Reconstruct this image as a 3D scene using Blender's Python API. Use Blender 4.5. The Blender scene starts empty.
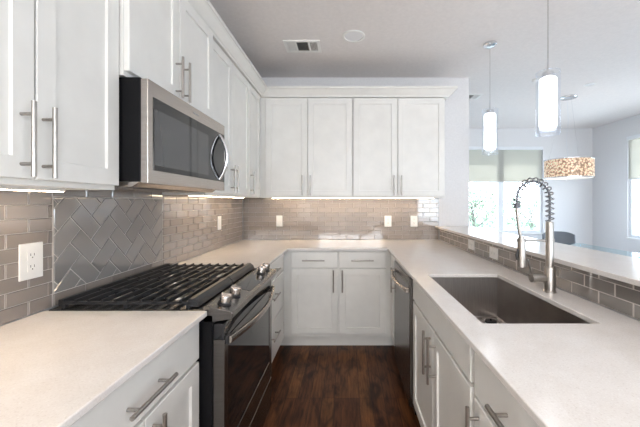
import bpy, bmesh, math, random
from mathutils import Vector, Matrix
random.seed(7)
SC = bpy.context.scene
COL = SC.collection
PI = math.pi

# ------------------------------------------------------------------ camera
H = 1.324
cam = bpy.data.cameras.new('camera'); camo = bpy.data.objects.new('camera', cam); COL.objects.link(camo)
camo.location = (0, 0, H); camo.rotation_euler = (PI/2, 0, 0)
cam.sensor_width = 36; cam.lens = 315/640*36
cam.shift_x = -27/640; cam.shift_y = -11/640
cam.clip_start = .02; cam.clip_end = 200
SC.camera = camo

# ------------------------------------------------------------------ sky, added fill lamps, portals, exposure
W = bpy.data.worlds.new('sky'); SC.world = W; W.use_nodes = True
nt = W.node_tree; nt.nodes.clear()
wo = nt.nodes.new('ShaderNodeOutputWorld'); bg = nt.nodes.new('ShaderNodeBackground')
tc = nt.nodes.new('ShaderNodeTexCoord'); sx = nt.nodes.new('ShaderNodeSeparateXYZ'); cr = nt.nodes.new('ShaderNodeValToRGB')
nt.links.new(tc.outputs['Generated'], sx.inputs[0]); nt.links.new(sx.outputs['Z'], cr.inputs[0])
cr.color_ramp.elements[0].position = 0.0; cr.color_ramp.elements[0].color = (.84, .92, 1.0, 1)
cr.color_ramp.elements[1].position = .6; cr.color_ramp.elements[1].color = (.58, .76, 1.0, 1)
nt.links.new(cr.outputs[0], bg.inputs[0]); bg.inputs[1].default_value = 10.8
nt.links.new(bg.outputs[0], wo.inputs[0])
SC.view_settings.view_transform = 'Standard'; SC.view_settings.look = 'None'
SC.view_settings.exposure = -0.09; SC.view_settings.gamma = 1.0; SC.view_settings.use_curve_mapping = False

def area(name, loc, size, rot, power, color=(1, 1, 1), portal=False):
    l = bpy.data.lights.new(name, 'AREA'); l.shape = 'RECTANGLE'; l.size, l.size_y = size
    l.energy = power; l.spread = PI; l.color = color
    o = bpy.data.objects.new(name, l); COL.objects.link(o); o.location = loc; o.rotation_euler = rot
    if portal: l.cycles.is_portal = True
    return o
# unseen fill lamps added behind the camera, then portals for living and dining windows
area('fill_living_high', (.1, -4.12, 1.97), (2.3, .64), (PI/2-.15, 0, 0), 70, (1.0, .97, .93))  # lamp added to brighten the base cabinets, kept above the tile reflections
for _x, _y, _p in ((-.1, -1.5, 40), (2.2, -1.5, 32), (-.1, -2.6, 56)):
    area('ceiling_fill_lamp', (_x, _y, 2.700), (.14, .14), (0, 0, 0), _p, (1.0, .965, .92)).data.spread = math.radians(144)  # added ceiling fill, lifts counters and base cabinets from out of view
area('portal_living_back', (3.335, -4.16, 1.47), (1.73, 1.86), (PI/2, 0, 0), 1, portal=True)
area('portal_living_high', (.1, -4.16, 1.97), (2.3, .66), (PI/2, 0, 0), 1, portal=True)
area('portal_living_side', (4.66, -1.8, 1.55), (1.3, 1.6), (0, PI/2, 0), 1, portal=True)
area('portal_dining_back', (2.885, 5.96, 1.57), (1.6, 1.64), (-PI/2, 0, 0), 1, portal=True)
area('portal_dining_side', (4.66, 4.25, 1.57), (1.64, 1.9), (0, PI/2, 0), 1, portal=True)

# ------------------------------------------------------------------ materials
MATS = {}
def mat(name, color=(.8, .8, .8), rough=.5, metal=0., emit=None, estr=0., coat=0., spec=None):
    m = bpy.data.materials.new(name); m.use_nodes = True
    b = m.node_tree.nodes['Principled BSDF']
    b.inputs['Base Color'].default_value = (*color, 1); b.inputs['Roughness'].default_value = rough
    b.inputs['Metallic'].default_value = metal
    if coat: b.inputs['Coat Weight'].default_value = coat; b.inputs['Coat Roughness'].default_value = .05
    if spec is not None: b.inputs['Specular IOR Level'].default_value = spec
    if emit: b.inputs['Emission Color'].default_value = (*emit, 1); b.inputs['Emission Strength'].default_value = estr
    MATS[name] = m
    return m
def N(m, t, **kw):
    n = m.node_tree.nodes.new(t)
    for k, v in kw.items(): setattr(n, k, v)
    return n
def L(m, a, b): m.node_tree.links.new(a, b)
def P(m): return m.node_tree.nodes['Principled BSDF']
def coords(m, scale=(1, 1, 1), rot=(0, 0, 0)):
    t = N(m, 'ShaderNodeTexCoord'); mp = N(m, 'ShaderNodeMapping')
    mp.inputs['Scale'].default_value = scale; mp.inputs['Rotation'].default_value = rot
    g = N(m, 'ShaderNodeNewGeometry')
    L(m, g.outputs['Position'], mp.inputs[0])
    return mp.outputs[0]
def ramp(m, src, stops):
    r = N(m, 'ShaderNodeValToRGB'); e = r.color_ramp.elements
    while len(e) < len(stops): e.new(.5)
    for i, (p, c) in enumerate(stops): e[i].position = p; e[i].color = (*c, 1)
    L(m, src, r.inputs[0]); return r.outputs[0]
def bump(m, src, strength=.1, dist=.01):
    b = N(m, 'ShaderNodeBump'); b.inputs['Strength'].default_value = strength; b.inputs['Distance'].default_value = dist
    L(m, src, b.inputs['Height']); L(m, b.outputs[0], P(m).inputs['Normal'])

def paint(name, col, scale=60, rough=.6, b=.05):
    m = mat(name, col, rough)
    n = N(m, 'ShaderNodeTexNoise'); n.inputs['Scale'].default_value = scale; n.inputs['Detail'].default_value = 4
    L(m, coords(m), n.inputs['Vector'])
    L(m, ramp(m, n.outputs['Fac'], [(.3, tuple(c*.97 for c in col)), (.7, tuple(min(1, c*1.03) for c in col))]), P(m).inputs['Base Color'])
    bump(m, n.outputs['Fac'], b, .004)
    return m
paint('wall_paint', (.735, .73, .74)); paint('ceiling_paint', (.80, .76, .745), 40)
paint('cabinet_paint', (.80, .787, .755), 9, .32, .01); paint('trim_paint', (.82, .81, .80), 9, .35, .01)
paint('outside_ground', (.55, .55, .50), 3); paint('plastic_white', (.86, .85, .83), 10, .3, .005)
paint('bounce_carpet', (.68, .64, .60), 200, .9, .3)  # pale covering for unseen floors, added to bounce light upward
mat('grout', (.62, .57, .53), .85)

# quartz
m = mat('quartz', (.8, .78, .75), .17, spec=.42)
v = N(m, 'ShaderNodeTexNoise'); v.inputs['Scale'].default_value = 260; v.inputs['Detail'].default_value = 2
v2 = N(m, 'ShaderNodeTexNoise'); v2.inputs['Scale'].default_value = 14; v2.inputs['Detail'].default_value = 6
c = coords(m); L(m, c, v.inputs['Vector']); L(m, c, v2.inputs['Vector'])
c1 = ramp(m, v.outputs['Fac'], [(.28, (.68, .635, .60)), (.40, (.765, .73, .705)), (.62, (.785, .75, .725)), (.74, (.85, .83, .81))])
c2 = ramp(m, v2.outputs['Fac'], [(.35, (.96, .95, .94)), (.65, (1, 1, 1))])
mx = N(m, 'ShaderNodeMix', data_type='RGBA', blend_type='MULTIPLY'); mx.inputs[0].default_value = 1
L(m, c1, mx.inputs[6]); L(m, c2, mx.inputs[7]); L(m, mx.outputs[2], P(m).inputs['Base Color'])

# glass tile, a slightly different tone on every tile
def tile_mat(name, a, b, rough=.035):
    m = mat(name, a, rough, spec=1.0, coat=.3)
    g = N(m, 'ShaderNodeNewGeometry'); r = ramp(m, g.outputs['Random Per Island'], [(0, a), (1, b)])
    n = N(m, 'ShaderNodeTexNoise'); n.inputs['Scale'].default_value = 9; n.inputs['Detail'].default_value = 1
    L(m, coords(m), n.inputs['Vector']); L(m, r, P(m).inputs['Base Color']); bump(m, n.outputs['Fac'], .04, .004)
    return m
tile_mat('subway_glass', (.27, .235, .215), (.32, .28, .255))
tile_mat('herringbone_glass', (.25, .235, .23), (.30, .285, .275))
tile_mat('bar_tile_glass', (.21, .19, .175), (.26, .235, .22))

# hardwood, boards running away from the camera
m = mat('hardwood', (.1, .05, .03), .36, spec=.16)
cv = coords(m, rot=(0, 0, PI/2))
br = N(m, 'ShaderNodeTexBrick'); br.inputs['Scale'].default_value = 1; br.offset = .37; br.offset_frequency = 1
br.inputs['Brick Width'].default_value = .9; br.inputs['Row Height'].default_value = .083; br.inputs['Mortar Size'].default_value = .0012
br.inputs['Color1'].default_value = (0, 0, 0, 1); br.inputs['Color2'].default_value = (1, 1, 1, 1); br.inputs['Mortar'].default_value = (.4, .4, .4, 1)
L(m, cv, br.inputs['Vector'])
ng = N(m, 'ShaderNodeTexNoise'); ng.inputs['Scale'].default_value = 1; ng.inputs['Detail'].default_value = 8; ng.inputs['Roughness'].default_value = .65
ng.inputs['Distortion'].default_value = .6
L(m, coords(m, scale=(55, 5, 5)), ng.inputs['Vector'])
nb = N(m, 'ShaderNodeTexNoise'); nb.inputs['Scale'].default_value = 1; nb.inputs['Detail'].default_value = 3; nb.inputs['Distortion'].default_value = 1.2
L(m, coords(m, scale=(9, 3.5, 5)), nb.inputs['Vector'])
base = ramp(m, br.outputs['Color'], [(0, (.085, .031, .013)), (.35, (.105, .039, .016)), (.8, (.130, .050, .019)), (1, (.20, .080, .027))])
grain = ramp(m, ng.outputs['Fac'], [(.3, (.35, .30, .28)), (.5, (.9, .9, .9)), (.7, (1.45, 1.35, 1.25))])
blot = ramp(m, nb.outputs['Fac'], [(.32, (.35, .32, .32)), (.5, (1, 1, 1)), (.75, (1.25, 1.2, 1.15))])
x1 = N(m, 'ShaderNodeMix', data_type='RGBA', blend_type='MULTIPLY'); x1.inputs[0].default_value = 1
x2 = N(m, 'ShaderNodeMix', data_type='RGBA', blend_type='MULTIPLY'); x2.inputs[0].default_value = 1
x3 = N(m, 'ShaderNodeMix', data_type='RGBA'); 
L(m, base, x1.inputs[6]); L(m, grain, x1.inputs[7]); L(m, x1.outputs[2], x2.inputs[6]); L(m, blot, x2.inputs[7])
L(m, br.outputs['Fac'], x3.inputs[0]); L(m, x2.outputs[2], x3.inputs[6]); x3.inputs[7].default_value = (.015, .007, .005, 1)
L(m, x3.outputs[2], P(m).inputs['Base Color']); bump(m, ng.outputs['Fac'], .12, .002)

def brushed(name, col, rough, scale):
    m = mat(name, col, rough, 1.)
    n = N(m, 'ShaderNodeTexNoise'); n.inputs['Scale'].default_value = 1; n.inputs['Detail'].default_value = 3
    L(m, coords(m, scale=scale), n.inputs['Vector'])
    L(m, ramp(m, n.outputs['Fac'], [(.3, tuple(c*.88 for c in col)), (.7, tuple(min(1, c*1.08) for c in col))]), P(m).inputs['Base Color'])
    bump(m, n.outputs['Fac'], .06, .001)
    return m
brushed('stainless', (.47, .43, .40), .27, (8, 8, 400)); brushed('nickel', (.42, .39, .36), .28, (200, 200, 30))
brushed('dark_stainless', (.165, .155, .148), .27, (8, 8, 400)); brushed('sink_steel', (.38, .35, .33), .36, (300, 12, 12))
mat('chrome', (.72, .73, .75), .12, 1.); mat('black_enamel', (.006, .006, .007), .35, spec=.15)
mat('black_glass', (.010, .010, .012), .04, spec=.5); mat('smoked_glass', (.045, .047, .052), .05, spec=.9); mat('cast_iron', (.014, .015, .018), .38, spec=.35)
mat('black_plastic', (.02, .02, .022), .4); mat('burner_metal', (.45, .42, .38), .35, 1.)
mat('dark_grey_plastic', (.14, .15, .17), .5); mat('navy_fabric', (.05, .06, .10), .8); mat('duct_grey', (.16, .155, .15), .8); mat('cooktop_enamel', (.02, .019, .018), .12, spec=.9); mat('shadow_gap', (.02, .02, .02), .9)
mat('window_frame_paint', (.80, .82, .85), .4); mat('coil_steel', (.33, .33, .35), .22, 1.)
mat('display_ink', (.30, .30, .30), .4)

def thin_glass(name, tint, gloss=.08, extra=0., emit=None, es=0.):
    m = bpy.data.materials.new(name); m.use_nodes = True; t = m.node_tree; t.nodes.clear()
    o = t.nodes.new('ShaderNodeOutputMaterial'); tr = t.nodes.new('ShaderNodeBsdfTransparent'); gl = t.nodes.new('ShaderNodeBsdfGlossy')
    ge = t.nodes.new('ShaderNodeNewGeometry'); dp = t.nodes.new('ShaderNodeVectorMath'); dp.operation = 'DOT_PRODUCT'
    t.links.new(ge.outputs['Normal'], dp.inputs[0]); t.links.new(ge.outputs['Incoming'], dp.inputs[1])
    def mt(op, a, b=0.):
        q = t.nodes.new('ShaderNodeMath'); q.operation = op; t.links.new(a, q.inputs[0]); q.inputs[1].default_value = b; return q
    f1 = mt('ABSOLUTE', dp.outputs['Value']); f2 = mt('MULTIPLY', f1.outputs[0], -1.); f3 = mt('ADD', f2.outputs[0], 1.); f4 = mt('POWER', f3.outputs[0], 5.)
    f5 = mt('MULTIPLY', f4.outputs[0], .9); lw = mt('ADD', f5.outputs[0], .035)
    mx = t.nodes.new('ShaderNodeMixShader'); tr.inputs[0].default_value = (*tint, 1); gl.inputs['Roughness'].default_value = .02
    gl.inputs[0].default_value = (1, 1, 1, 1)
    ad = t.nodes.new('ShaderNodeMath'); ad.operation = 'ADD'; ad.inputs[1].default_value = extra
    t.links.new(lw.outputs[0], ad.inputs[0]); t.links.new(ad.outputs[0], mx.inputs[0])
    t.links.new(tr.outputs[0], mx.inputs[1]); t.links.new(gl.outputs[0], mx.inputs[2]); t.links.new(mx.outputs[0], o.inputs[0])
    MATS[name] = m; return m
thin_glass('window_glass', (.97, .99, 1)); thin_glass('clear_glass', (.95, .97, 1), extra=.07); thin_glass('table_glass', (.62, .82, .86), extra=.08)
# translucent roller fabric
m = bpy.data.materials.new('roller_fabric'); m.use_nodes = True; t = m.node_tree; t.nodes.clear(); MATS['roller_fabric'] = m
o = t.nodes.new('ShaderNodeOutputMaterial'); a = t.nodes.new('ShaderNodeBsdfTranslucent'); b = t.nodes.new('ShaderNodeBsdfDiffuse')
a.inputs[0].default_value = (.155, .140, .112, 1); b.inputs[0].default_value = (.74, .735, .68, 1)
tp = t.nodes.new('ShaderNodeBsdfTransparent'); tp.inputs[0].default_value = (.95, .82, .60, 1)
wv = t.nodes.new('ShaderNodeTexNoise'); wv.inputs['Scale'].default_value = 300
m1 = t.nodes.new('ShaderNodeMixShader'); m1.inputs[0].default_value = .5; m2 = t.nodes.new('ShaderNodeMixShader'); m2.inputs[0].default_value = .035
t.links.new(b.outputs[0], m1.inputs[1]); t.links.new(a.outputs[0], m1.inputs[2]); t.links.new(m1.outputs[0], m2.inputs[1]); t.links.new(tp.outputs[0], m2.inputs[2])
bp = t.nodes.new('ShaderNodeBump'); bp.inputs['Strength'].default_value = .05; t.links.new(wv.outputs[0], bp.inputs['Height']); t.links.new(bp.outputs[0], b.inputs['Normal'])
t.links.new(m2.outputs[0], o.inputs[0])
mat('frosted_lamp', (.9, .9, .9), .4, emit=(.93, .96, 1), estr=5)
mat('can_lens', (.80, .80, .82), .4)
mat('led_strip', (.9, .9, .9), .4, emit=(1, .76, .50), estr=36.0)
# capiz/crystal drum
m = mat('drum_pattern', (.5, .4, .3), .3)
vo = N(m, 'ShaderNodeTexVoronoi'); vo.inputs['Scale'].default_value = 42; L(m, coords(m), vo.inputs['Vector'])
rc = ramp(m, vo.outputs['Distance'], [(0, (.98, .84, .68)), (.35, (.85, .64, .46)), (.62, (.42, .27, .17)), (.9, (.25, .15, .09))])
L(m, rc, P(m).inputs['Base Color']); L(m, rc, P(m).inputs['Emission Color']); P(m).inputs['Emission Strength'].default_value = .45
mat('drum_diffuser', (.9, .9, .9), .4, emit=(1, .9, .78), estr=.8)
def leafm(name, a, b):
    m = mat(name, a, .6); g = N(m, 'ShaderNodeNewGeometry')
    L(m, ramp(m, g.outputs['Random Per Island'], [(0, a), (1, b)]), P(m).inputs['Base Color'])
leafm('leaf_green', (.20, .26, .17), (.32, .38, .26)); paint('bark', (.12, .10, .08), 12)
paint('render_wall', (.62, .60, .56), 6)

# ------------------------------------------------------------------ mesh builder
def frame(o, u, n):
    u = Vector(u); n = Vector(n); M = Matrix.Identity(4)
    for i in range(3): M[i][0] = u[i]; M[i][1] = n[i]; M[i][2] = (0, 0, 1)[i]; M[i][3] = o[i]
    return M
def worg(o):
    v = Vector((0, 0, 0))
    while o is not None: v += o.location; o = o.parent
    return v
class MB:
    def __init__(s, M=None): s.v = []; s.f = []; s.mi = []; s.M = M or Matrix.Identity(4); s.cur = 0
    def m(s, i): s.cur = i; return s
    def add(s, vs, fs):
        k = len(s.v); s.v += [s.M @ Vector(p) for p in vs]
        for f in fs: s.f.append([k+i for i in f]); s.mi.append(s.cur)
        return s
    def box(s, x0, x1, y0, y1, z0, z1):
        return s.add([(x0,y0,z0),(x1,y0,z0),(x1,y1,z0),(x0,y1,z0),(x0,y0,z1),(x1,y0,z1),(x1,y1,z1),(x0,y1,z1)],
                     [(0,3,2,1),(4,5,6,7),(0,1,5,4),(1,2,6,5),(2,3,7,6),(3,0,4,7)])
    def prism(s, poly, axis, a0, a1):      # poly in the two other axes, extruded along axis
        n = len(poly)
        def pt(p, a):
            return {0: (a, p[0], p[1]), 1: (p[0], a, p[1]), 2: (p[0], p[1], a)}[axis]
        vs = [pt(p, a0) for p in poly] + [pt(p, a1) for p in poly]
        return s.add(vs, [tuple(range(n)), tuple(range(2*n-1, n-1, -1))] + [(i, (i+1) % n, n+(i+1) % n, n+i) for i in range(n)])
    def tube(s, pts, r, n=12, cap=True):
        pts = [Vector(p) for p in pts]; rs = r if isinstance(r, (list, tuple)) else [r]*len(pts)
        T = []
        for i in range(len(pts)):
            a = pts[max(0, i-1)]; b = pts[min(len(pts)-1, i+1)]; d = b-a
            T.append(d.normalized() if d.length > 1e-9 else (T[-1] if T else Vector((0, 0, 1))))
        ref = Vector((0, 0, 1)) if abs(T[0].z) < .9 else Vector((1, 0, 0))
        u = (ref - T[0]*ref.dot(T[0])).normalized(); vs = []
        for i, p in enumerate(pts):
            u = (u - T[i]*u.dot(T[i])).normalized(); w = T[i].cross(u)
            for k in range(n):
                a = 2*PI*k/n; vs.append(p + (u*math.cos(a) + w*math.sin(a))*rs[i])
        fs = []
        for i in range(len(pts)-1):
            for k in range(n):
                a = i*n+k; b = i*n+(k+1) % n; fs.append((a, b, b+n, a+n))
        if cap: fs.append(tuple(range(n-1, -1, -1))); fs.append(tuple(range((len(pts)-1)*n, len(pts)*n)))
        return s.add(vs, fs)
    def lathe(s, prof, c=(0, 0, 0), n=24, cap=True):  # prof [(r,z)]
        vs = []
        for r, z in prof:
            for k in range(n):
                a = 2*PI*k/n; vs.append((c[0]+r*math.cos(a), c[1]+r*math.sin(a), c[2]+z))
        fs = []
        for i in range(len(prof)-1):
            for k in range(n):
                a = i*n+k; b = i*n+(k+1) % n; fs.append((a, b, b+n, a+n))
        if cap: fs.append(tuple(range(n-1, -1, -1))); fs.append(tuple(range((len(prof)-1)*n, len(prof)*n)))
        return s.add(vs, fs)
    def build(s, name, mats, parent=None, origin=None, bevel=0, smooth=False, recalc=True):
        if isinstance(mats, str): mats = [mats]
        org = worg(parent) if parent else Vector(origin or (0, 0, 0))
        me = bpy.data.meshes.new(name); me.from_pydata([v-org for v in s.v], [], s.f)
        for x in mats: me.materials.append(MATS[x])
        me.polygons.foreach_set('material_index', s.mi)
        if recalc:
            b = bmesh.new(); b.from_mesh(me); bmesh.ops.recalc_face_normals(b, faces=b.faces); b.to_mesh(me); b.free()
        if smooth:
            me.polygons.foreach_set('use_smooth', [True]*len(me.polygons))
        me.update()
        o = bpy.data.objects.new(name, me); COL.objects.link(o)
        if parent: o.parent = parent
        else: o.location = org
        if bevel:
            bv = o.modifiers.new('bevel', 'BEVEL'); bv.width = bevel; bv.segments = 2; bv.limit_method = 'ANGLE'; bv.angle_limit = math.radians(40)
        if smooth:
            es = o.modifiers.new('edges', 'EDGE_SPLIT'); es.split_angle = math.radians(38)
        return o
def tag(o, label=None, cat=None, group=None, kind=None):
    if label: o['label'] = label
    if cat: o['category'] = cat
    if group: o['group'] = group
    if kind: o['kind'] = kind
    return o
def thing(name, label, cat, loc, group=None):
    o = bpy.data.objects.new(name, None); COL.objects.link(o); o.location = loc; o.empty_display_size = .05
    return tag(o, label, cat, group)
def copy_tree(o, parent=None):
    c = o.copy(); COL.objects.link(c); c.parent = parent
    for ch in list(o.children): copy_tree(ch, c)
    return c
def st(o): o['kind'] = 'structure'; return o

# ------------------------------------------------------------------ dimensions (metres)
XL, XR, YB = -1.15, 1.015, 3.485            # faces of left tile, bar tile, back tile
CZ, CT = .914, .020                         # counter top height and thickness
CEIL = 2.712
XD, YD = 4.6, 5.9                           # dining room right and back walls
LF, RF, BF = -.555, .39, 2.84               # fronts of base doors
RY0, RY1 = 1.197, 1.953                     # range opening
YN = -4.1                                   # living room back wall
FL = lambda x: frame((x, 0, 0), (0, 1, 0), (1, 0, 0))      # facing +X
FR = lambda x: frame((x, 0, 0), (0, 1, 0), (-1, 0, 0))     # facing -X
FB = lambda y: frame((0, y, 0), (1, 0, 0), (0, -1, 0))     # facing -Y

# ------------------------------------------------------------------ structure
st(MB().box(XL-.15, XD+.15, YN-.15, YD+.15, -.1, 0).build('floor', 'hardwood'))
st(MB().box(1.36, XD, -.6, YD, 0, .006).build('floor_dining', 'bounce_carpet'))  # unseen, pale carpet added to bounce light
st(MB().box(XL-.01, XD, YN, -.6, 0, .006).build('floor_living', 'bounce_carpet'))  # unseen, pale carpet added to bounce light onto the ceiling
st(MB().box(XL-.15, XD+.15, YN-.15, YD+.15, CEIL, CEIL+.12).build('ceiling', 'ceiling_paint'))
st(MB().box(XL-.15, XL-.01, YN-.15, YB+.01, 0, CEIL).build('wall_left', 'wall_paint'))
st(MB().box(XL-.15, 1.356, YB+.01, YB+.16, 0, CEIL).build('wall_back', 'wall_paint', bevel=.004))
st(MB().box(1.236, 1.356, YB+.16, YD, 0, CEIL).build('wall_dining_left', 'wall_paint'))
def wall_with_openings(name, M, u0, u1, holes, t=.15):
    # local: u along wall, n = thickness direction (away from the room is negative), z up
    b = MB(M); us = sorted({u0, u1, *[h[0] for h in holes], *[h[1] for h in holes]}); zs = sorted({0, CEIL, *[h[2] for h in holes], *[h[3] for h in holes]})
    cells = [(us[i], us[i+1], zs[j], zs[j+1]) for i in range(len(us)-1) for j in range(len(zs)-1)
             if not any(h[0] <= us[i] and us[i+1] <= h[1] and h[2] <= zs[j] and zs[j+1] <= h[3] for h in holes)]
    for c in cells: b.box(c[0], c[1], -t, 0, c[2], c[3])
    o = b.build(name, 'wall_paint')
    bm = bmesh.new(); bm.from_mesh(o.data); bmesh.ops.remove_doubles(bm, verts=bm.verts, dist=1e-5)
    seen = {}
    for f in bm.faces: seen.setdefault(frozenset(v.index for v in f.verts), []).append(f)
    dead = [f for fs in seen.values() if len(fs) > 1 for f in fs]
    bmesh.ops.delete(bm, geom=dead, context='FACES_ONLY'); bm.to_mesh(o.data); bm.free()
    return st(o)
DW = (2.10, 3.67, .75, 2.37)                # dining window
SW = (3.30, 5.17, .75, 2.40)                # dining side window
wall_with_openings('wall_dining_back', FB(YD), 1.236, XD, [DW])
wall_with_openings('wall_right', FR(XD), YN, YD, [SW, (-2.6, -1.0, .9, 2.2)])
wall_with_openings('wall_living', frame((0, YN, 0), (1, 0, 0), (0, 1, 0)), XL-.15, XD, [(2.47, 4.2, .54, 2.4), (-1.05, 1.25, 1.64, 2.30)])  # the high opening is added for fill light
st(MB().box(1.03, 1.34, -.3, YB+.01, 0, 1.041).build('wall_half', 'wall_paint'))
for nm, a in (('baseboard_dining', (1.36, XD, YD-.015, YD, 0, .11)), ('baseboard_right', (XD-.015, XD, YN, YD-.015, 0, .11)),
              ('baseboard_half_wall', (1.34, 1.355, -.3, YB, 0, .11))):
    st(MB().box(*a).build(nm, 'trim_paint', bevel=.003))

def window(n, M, u0, u1, z0, z1, mull, label_sill=True):
    b = MB(M); fr = .05
    for q in ((u0, u0+fr, z0, z1), (u1-fr, u1, z0, z1), (u0+fr, u1-fr, z0, z0+fr), (u0+fr, u1-fr, z1-fr, z1)): b.box(q[0], q[1], -.10, -.03, q[2], q[3])
    for mm in mull: b.box(mm-.05, mm+.05, -.10, -.03, z0+fr, z1-fr)
    w = st(b.build(f'window_{n}', 'window_frame_paint', bevel=.003))
    MB(M).box(u0+fr, u1-fr, -.068, -.062, z0+fr, z1-fr).build('pane', 'window_glass', w)
    MB(M).box(u0-.0, u1+.0, -.03, .025, z0-.02, z0+.004).build('window_sill', 'trim_paint', w, bevel=.003)
window(1, FB(YD), *DW, [2.90])
window(2, FR(XD), *SW, [4.25])
window(3, FR(XD), -2.6, -1.0, .9, 2.2, [-1.8])
window(4, frame((0, YN, 0), (1, 0, 0), (0, 1, 0)), 2.47, 4.2, .54, 2.4, [3.33])

window(5, frame((0, YN, 0), (1, 0, 0), (0, 1, 0)), -1.05, 1.25, 1.64, 2.30, [-.28, .48])  # unseen high window, added to let fill light reach the base cabinets
def roller(M, u0, u1, z0, z1, label):
    c = M @ Vector(((u0+u1)/2, -.01, z1)); r = thing('roller_shade', label, 'roller shade', c)
    MB(M).add([(u0+.01, -.011, z0), (u1-.01, -.011, z0), (u1-.01, -.011, z1-.03), (u0+.01, -.011, z1-.03)], [(0, 1, 2, 3)]).build('fabric', 'roller_fabric', r)
    MB(M).box(u0+.005, u1-.005, -.025, .02, z1-.06, z1-.002).build('valance', 'window_frame_paint', r, bevel=.004)
    MB(M).tube([(u0+.012, -.011, z0), (u1-.012, -.011, z0)], .009).build('bottom_bar', 'window_frame_paint', r)
roller(FB(YD), DW[0], DW[1], 1.71, DW[3], 'cream roller shade half drawn over the dining window behind the pendants')
roller(FR(XD), SW[0], SW[1], 1.70, SW[3], 'cream roller shade on the side window at the right edge')

# crown moulding along the wall cabinets, mitred at the corners
def sweep(path, prof, name, mats):
    P2 = [Vector(p) for p in path]; nrm = []
    for i in range(len(P2)-1):
        d = (P2[i+1]-P2[i]).normalized(); nrm.append(Vector((d.y, -d.x)))   # right hand side of travel
    vs = []; n = len(prof)
    for i, p in enumerate(P2):
        if i == 0: o = nrm[0]
        elif i == len(P2)-1: o = nrm[-1]
        else:
            o = (nrm[i-1]+nrm[i]); o = o / o.length**2 * 2
        for (a, z) in prof: vs.append((p.x+o.x*a, p.y+o.y*a, z))
    fs = [(i*n+k, i*n+(k+1) % n, (i+1)*n+(k+1) % n, (i+1)*n+k) for i in range(len(P2)-1) for k in range(n)]
    fs += [tuple(range(n)), tuple(range((len(P2)-1)*n, len(P2)*n))]
    return MB().add(vs, fs).build(name, mats)
crown = sweep([(-.8795, -.5), (-.8795, 3.1885), (.9895, 3.1885), (.9895, YB)],
              [(.0, 2.384), (.032, 2.384), (.034, 2.396), (.044, 2.402), (.062, 2.420), (.080, 2.440), (.088, 2.446), (.098, 2.448), (.098, 2.468), (.0, 2.468)],
              'trim_1', 'cabinet_paint'); st(crown)

# ------------------------------------------------------------------ tiles
def clip(poly, x0, x1, z0, z1):
    def cut(pl, f, inter):
        out = []
        for i in range(len(pl)):
            a, b = pl[i-1], pl[i]; fa, fb = f(a), f(b)
            if fb >= 0:
                if fa < 0: out.append(inter(a, b, fa, fb))
                out.append(b)
            elif fa >= 0: out.append(inter(a, b, fa, fb))
        return out
    it = lambda a, b, fa, fb: (a[0]+(b[0]-a[0])*fa/(fa-fb), a[1]+(b[1]-a[1])*fa/(fa-fb))
    for f in (lambda p: p[0]-x0, lambda p: x1-p[0], lambda p: p[1]-z0, lambda p: z1-p[1]):
        if len(poly) < 3: return []
        poly = cut(poly, f, it)
    return poly
def tile(b, poly, n0=.003, n1=.010):
    if len(poly) < 3: return
    A = abs(sum(poly[i-1][0]*poly[i][1]-poly[i][0]*poly[i-1][1] for i in range(len(poly))))/2
    if A < 2e-5: return
    cx = sum(p[0] for p in poly)/len(poly); cz = sum(p[1] for p in poly)/len(poly)
    inn = []
    for p in poly:
        d = math.hypot(p[0]-cx, p[1]-cz) or 1; k = max(0, 1-.0034/d); inn.append((cx+(p[0]-cx)*k, cz+(p[1]-cz)*k))
    n = len(poly)
    vs = [(p[0], n0, p[1]) for p in poly] + [(p[0], n1-.0028, p[1]) for p in poly] + [(p[0], n1, p[1]) for p in inn]
    fs = [(i, (i+1) % n, n+(i+1) % n, n+i) for i in range(n)] + [(n+i, n+(i+1) % n, 2*n+(i+1) % n, 2*n+i) for i in range(n)] + [tuple(range(2*n, 3*n))]
    b.add(vs, fs)
G = .0012
def running(b, u0, u1, z0, z1, off=0., th=.0500, tw=.1545):
    r = 0; z = z0
    while z < z1-.004:
        u = u0 - tw*(.5*(r % 2)) - tw + off
        while u < u1:
            tile(b, clip([(u+G, z+G), (u+tw-G, z+G), (u+tw-G, z+th-G), (u+G, z+th-G)], u0, u1, z0, z1)); u += tw
        z += th; r += 1
UB = 1.371
HB = (1.235, 1.965, .966, 1.345)           # herringbone panel
# left wall backsplash, before and beyond the herringbone panel
for (ya, yb_, off_, lb) in ((-.5, HB[0]-.005, .093, 'taupe glass subway tiles on the left wall before the herringbone panel'),
                            (HB[1]+.005, YB-.011, 0., 'taupe glass subway tiles on the left wall between the range and the far corner')):
    b = MB(FL(XL-.010)); b.m(1).box(ya, yb_, .0008, .0062, CZ+.001, 1.392).m(0)
    running(b, ya, yb_, CZ+.001, UB+.02, off_)
    o = b.build('tile_backsplash', ['subway_glass', 'grout'], origin=(XL, (ya+yb_)/2, CZ)); tag(o, lb, 'backsplash')
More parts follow.
